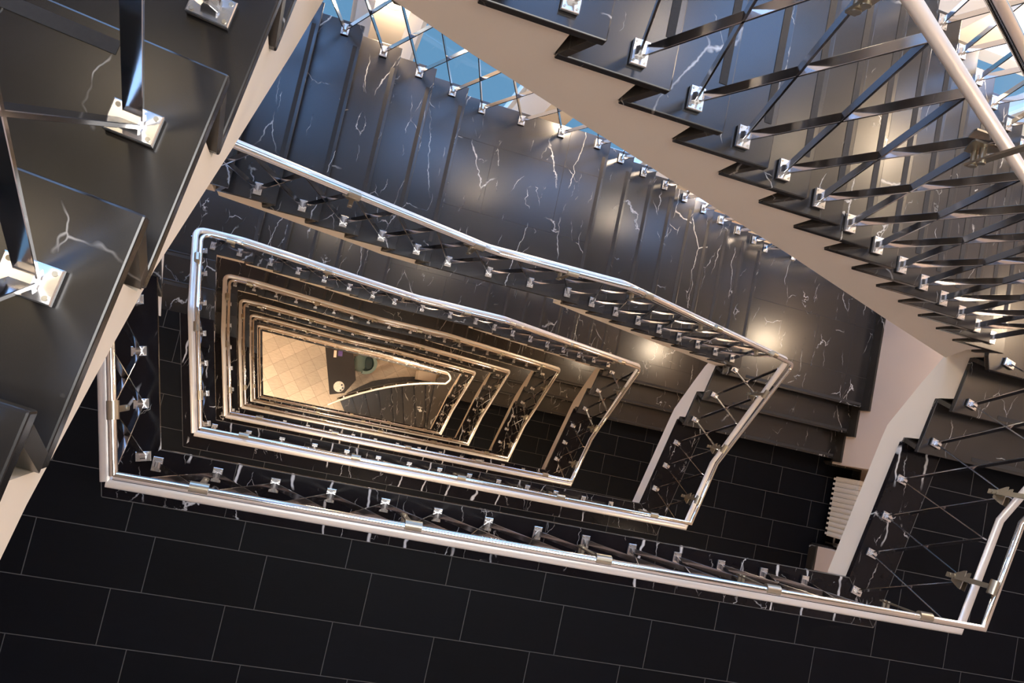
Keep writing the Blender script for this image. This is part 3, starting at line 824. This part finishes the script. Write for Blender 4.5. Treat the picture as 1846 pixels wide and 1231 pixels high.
# ------------------------------------------------------------------ radiators on the landings
def radiator(k, label):
    L = LAND[k]
    r0 = empty('radiator', (6.24, -.127, L), label, 'radiator', None)
    for i in range(12):
        mb = MB(); y = -.34 + i * .0567 + .002
        mb.box(-.095, .095, y, y + .0535, .09, .50)
        mb.box(-.100, -.090, y + .012, y + .038, .06, .47)
        bevel(mb.build('rib', M_PAINT, r0), .004, 2)
    mb = MB(); mb.tube([(-.02, -.345, .14), (-.02, -.42, .14), (-.02, -.42, .0)], .011, .011, 10); mb.build('pipe', M_NICKEL, r0)
    mb = MB(); mb.tube([(-.02, -.42, .16), (-.02, -.42, .23)], .022, .022, 12); mb.build('valve', M_NICKEL, r0)
radiator(1, 'cream ribbed radiator by the right wall on the landing below the uppermost')
# ------------------------------------------------------------------ ground floor: last curved stair
T5 = LAND[5] - H + 3 * R
cstair = empty('curved_staircase', (0, 0, 0), 'curved dark marble stair down to the hall floor', 'stairs')
nx = [(4.27, 4.47), (3.95, 4.23), (3.62, 3.95), (3.29, 3.62), (2.99, 3.32), (2.62, 3.02), (2.24, 2.72), (1.88, 2.42), (1.55, 2.1)]
yc = lambda x: .80 - .136 * (4.4 - x) - .089 * (4.4 - x) ** 2
def nose(n): a, b = nx[n]; return (a, yc(a) + .05), (b + (b - a) * 1.4, -2.2)
for n in range(1, 9):
    top = T5 - n * R; (A, B) = nose(n); (C, D) = nose(n - 1)
    C = (C[0] + .06, C[1]); D = (D[0] + .06, D[1])
    mb = MB(); mb.prism([A, C, D, B], top - .04, top); bevel(mb.build('tread', M_TREAD, cstair), .004)
    mb = MB(); off = .03
    mb.prism([(A[0] + off, A[1]), (A[0] + off + .03, A[1]), (B[0] + off + .03, B[1]), (B[0] + off, B[1])], top - R, top - .04); recalc(mb.build('riser', M_EDGE, cstair))
mb = MB(); (A, B) = nose(0); mb.prism([(A[0] + .03, A[1]), (A[0] + .06, A[1]), (B[0] + .06, B[1]), (B[0] + .03, B[1])], T5 - R, T5 - .036); recalc(mb.build('riser', M_EDGE, cstair))
# dark side wall of the stair
mb = MB(); outer = []; inner = []
for i in range(15):
    x_ = 4.5 - i * .215; inner.append((x_, yc(x_) + .05)); outer.append((x_ + .02, yc(x_) + .09))
for i in range(14):
    zt = T5 - max(0, (4.27 - inner[i][0]) / .34) * R - .12; zt2 = T5 - max(0, (4.27 - inner[i + 1][0]) / .34) * R - .12
    a, b, c, d = inner[i], inner[i + 1], outer[i + 1], outer[i]
    mb.add([(*a, 0), (*b, 0), (*c, 0), (*d, 0), (*a, zt), (*b, max(.05, zt2)), (*c, max(.05, zt2 - .0)), (*d, zt)],
           [(3, 2, 1, 0), (4, 5, 6, 7), (0, 1, 5, 4), (1, 2, 6, 5), (2, 3, 7, 6), (3, 0, 4, 7)])
recalc(mb.build('side_wall', M_EDGE, cstair))
mb = MB(); kb = [(1.75, -.06), (2.08, .22), (2.45, .49), (2.93, .68), (3.40, .84), (3.88, .95), (4.6, 1.02)]
mb.prism(kb + [(4.6, yc(4.4) + .1)] + [(x_, yc(x_) + .10) for x_ in (4.2, 3.6, 3.0, 2.4, 1.9, 1.75)], .0, .03); mb.build('kerb', M_EDGE, cstair)
f = slab_floor('floor', [[(4.20, .90), (4.30, -2.3), (XW, -2.3), (XW, 1.0), (4.27, 1.0)]], T5, M_TREAD, label='black marble landing above the curved stair')
# its balustrade
L6 = LAND[5] - H
root = empty('well_balustrade', (0, 0, 0), 'lowest well side balustrade that loops back into the curved stair rail', 'balustrade', 'balustrades round the stair well')
sat = [(-.675, -.61, L6 + H + .86), (-.942, .404, L6 + H + .86), (-1.132, 1.162, L6 + 3.874), (-.70, 1.162, L6 + 3.874), (1.07, 1.162, L6 + 2.867), (2.09, 1.162, L6 + 2.867), (4.36, 1.162, L6 + 1.42), (4.50, .99, L6 + 1.40), (4.36, .83, L6 + 1.39)]
cur = []
for i in range(10):
    x_ = 4.0 - i * .31; cur.append((x_, yc(x_) + .03, max(.95, T5 + .90 - max(0, (4.27 - x_) / .335) * R)))
full = fillet(sat, [0, 0, .10, .05, .05, .05, .10, .10, .10]) + [Vector(c) for c in cur]
mb = MB(); mb.tube(full, .028, .022, 16); recalc(mb.build('satin_handrail', M_SATIN, root))
pol = [(-.616, -.548, L6 + H + .86), (-.868, .404, L6 + H + .86), (-1.045, 1.10, L6 + 3.874), (-.70, 1.10, L6 + 3.874), (1.07, 1.10, L6 + 2.867), (2.09, 1.10, L6 + 2.867), (4.30, 1.10, L6 + 1.44)]
pol = [(a, b, c + .225) for a, b, c in pol]
mb = MB(); mb.tube(fillet(pol, [0, 0, .07, .05, .05, .05, 0]), .019, .019, 12); recalc(mb.build('polished_rail', M_CHROME, root))
xs = [4.258 - .2879 * i for i in range(8)] + [1.963, 1.640, 1.29, .954] + [.676 - .2895 * i for i in range(5)] + [-.79, -1.055]
lv = list(range(4, 12)) + [12] * 4 + list(range(13, 18)) + [18, 18]
kn = [(4.36, 1.42), (2.09, 2.867), (1.07, 2.867), (-.70, 3.874), (-1.2, 3.874)]
def z6(x_):
    for (a, za), (b, zb) in zip(kn, kn[1:]):
        if b <= x_ <= a: return L6 + za + (zb - za) * (a - x_) / (a - b)
P = [(x_, 1.158, L6 + l * R, -1, 0) for x_, l in zip(xs, lv)]
lattice(root, P, 1, [z6(x_) for x_ in xs], [1, 4, 7, 9, 11, 14, 17])
P = []
for i, x_ in enumerate((4.1, 3.78, 3.45, 3.12, 2.79, 2.43, 2.05, 1.68)):
    P.append((x_, yc(x_) + .03, T5 - (i + 1) * R, -1, -.2))
lattice(root, P, 1, [max(.95, T5 + .88 - max(0, (4.27 - p[0]) / .335) * R) for p in P], [])
# first step block at the foot
# ------------------------------------------------------------------ hall furniture
M_DESK = simple('dark_desk_top', (0.012, 0.008, 0.006), 0.42, noise=0.3, scale=5)
M_TEAL = simple('teal_upholstery', (0.12, 0.17, 0.155), 0.8, noise=0.12, scale=60)
M_TEALD = simple('dark_green_cushion', (0.006, 0.018, 0.018), 0.6, noise=0.4, scale=12)
M_WHITE = simple('white_lacquer', (0.72, 0.62, 0.50), 0.5)
M_PURP = simple('purple_screen', (0.10, 0.06, 0.22), 0.3, noise=0.6, scale=30)
M_TRAY = simple('speckled_tray', (0.62, 0.60, 0.55), 0.4, noise=0.35, scale=25)
M_CUP = simple('white_cup', (0.75, 0.74, 0.70), 0.3)
M_COF = simple('dark_coffee', (0.01, 0.006, 0.004), 0.2)
M_PAPER = simple('paper', (0.75, 0.55, 0.45), 0.7, noise=0.25, scale=30)
dk = empty('reception_desk', (1.21, -.2, 0), 'long dark reception desk with a glossy top', 'desk'); dk.rotation_euler = (0, 0, math.atan2(.31, .95))
mb = MB(); mb.prism([(0, 0), (.45, 0), (.83, .36), (.83, 2.3), (0, 2.3)], .71, .75); bevel(mb.build('top', M_DESK, dk), .006)
mb = MB(); mb.box(.05, .40, .05, .09, 0, .71); mb.build('side_panel', M_DESK, dk)
mb = MB(); mb.box(.05, .78, 2.2, 2.24, 0, .71); mb.build('side_panel', M_DESK, dk)
mb = MB(); mb.box(.05, .09, .09, 2.2, .1, .71); mb.build('front_panel', M_DESK, dk)
def disc(mb, c, r_, z0, z1, n=28): mb.prism([(c[0] + r_ * math.cos(2 * math.pi * i / n), c[1] + r_ * math.sin(2 * math.pi * i / n)) for i in range(n)], z0, z1)
tr = empty('tray', (1.43, .095, .75), 'round pale tray with cups on the dark desk', 'tray')
mb = MB(); disc(mb, (0, 0), .165, 0, .012); mb.build('plate', M_TRAY, tr)
mb = MB(); mb.tube([(.16 * math.cos(a), .16 * math.sin(a), .016) for a in [2 * math.pi * i / 28 for i in range(29)]], .006, .008, 8, cap=False); recalc(mb.build('rim', M_TRAY, tr))
for i, (a, b, lb) in enumerate(((1.50, .16, 'small white cup on the tray, farthest from the stair'), (1.545, .075, 'small white cup on the tray, rightmost'), (1.50, -.005, 'small white cup on the tray, nearest the stair'))):
    c = empty('cup', (a, b, .762), lb, 'cup', 'cups on the round tray')
    mb = MB(); n = 16
    prof = [(.022, 0), (.034, .05), (.030, .05), (.019, .006)]
    vs = [(r_ * math.cos(2 * math.pi * k / n), r_ * math.sin(2 * math.pi * k / n), z_) for r_, z_ in prof for k in range(n)]
    fs = [(j * n + k, j * n + (k + 1) % n, (j + 1) * n + (k + 1) % n, (j + 1) * n + k) for j in range(3) for k in range(n)] + [tuple(range(n))[::-1], tuple(range(3 * n, 4 * n))]
    mb.add(vs, fs, 0, False); mb.build('body', M_CUP, c)
    mb = MB(); disc(mb, (0, 0), .028, .040, .042, 16); mb.build('coffee', M_COF, c)
mb = MB(); mb.prism([(-.06, .10), (.02, .11), (.05, -.10), (-.03, -.11)], 0, .012); o = mb.build('notepad', M_PAPER, None, (1.10, 1.05, .75)); tag(o, 'pale notepad on the far part of the dark desk', 'notepad')
mb = MB(); mb.prism([(-.07, .08), (.06, .09), (.08, -.07), (-.05, -.08)], 0, .012); o = mb.build('tablet', [M_PURP], None, (1.24, 1.09, .75)); tag(o, 'small tablet with a violet screen on the desk', 'tablet')
# tub chair
ch = empty('tub_chair', (2.08, .98, 0), 'teal tub chair with a dark cushion', 'chair'); ch.rotation_euler = (0, 0, math.radians(12))
def superell(a, b, n=32, p=3.2): return [(a * math.copysign(abs(math.cos(t)) ** (2 / p), math.cos(t)), b * math.copysign(abs(math.sin(t)) ** (2 / p), math.sin(t))) for t in [2 * math.pi * i / n for i in range(n)]]
mb = MB(); mb.prism([(x_ - .05, y_) for x_, y_ in superell(.31, .27)], .32, .46); bevel(mb.build('seat', M_TEAL, ch), .02, 3)
mb = MB(); A = []; n = 20
for i in range(n + 1):
    t = -math.pi * .62 + 2 * math.pi * .62 * i / n; A.append((math.cos(t), math.sin(t), t))
for i in range(n):
    q_ = []
    for (c, s_, t) in (A[i], A[i + 1]):
        h = .74 - .12 * (abs(t) / 2) ** 2
        for r_, z_ in ((.34, .30), (.34, h), (.25, h), (.25, .30)): q_.append((c * r_ * 1.0 - .0, s_ * r_, z_))
    mb.add(q_, [(0, 1, 5, 4), (1, 2, 6, 5), (2, 3, 7, 6), (3, 0, 4, 7)] + ([(3, 2, 1, 0)] if i == 0 else []) + ([(4, 5, 6, 7)] if i == n - 1 else []), 0, False)
recalc(mb.build('backrest', M_TEAL, ch))
mb = MB(); mb.prism([(x_ + .10, y_) for x_, y_ in superell(.12, .20, 24, 2.6)], .46, .60); bevel(mb.build('cushion', M_TEALD, ch), .03, 3)
for a, b in ((-.28, -.2), (-.28, .2), (.2, -.2), (.2, .2)):
    mb = MB(); mb.tube([(a, b, .33), (a * 1.1, b * 1.1, 0)], .014, .014, 10); mb.build('leg', M_RUBBER, ch)
# low cabinet and post
cb_ = empty('low_cabinet', (4.03, .985, 0), 'white low cabinet under the last flight, by the curved stair', 'cabinet'); cb_.rotation_euler = (0, 0, .02)
mb = MB(); mb.box(-.28, .28, -.13, .13, .05, .68); mb.build('body', M_WHITE, cb_)
mb = MB(); mb.box(-.29, .29, -.14, .14, .68, .70); mb.build('top', M_WHITE, cb_)
for a in (-.27, .01):
    mb = MB(); mb.box(a, a + .26, -.15, -.132, .07, .66); d = mb.build('door', M_WHITE, cb_)
    mb = MB(); mb.box(a + .11, a + .15, -.162, -.15, .5, .515); mb.build('handle', M_NICKEL, d)
# warm hall light
hl = area('hall_light', (2.6, 1.9, 3.6), 2.0, 1.0, 430, (1.0, .80, .56))
area('hall_light', (-1.6, -1.5, 3.3), 1.6, 1.0, 130, (1.0, .82, .60))
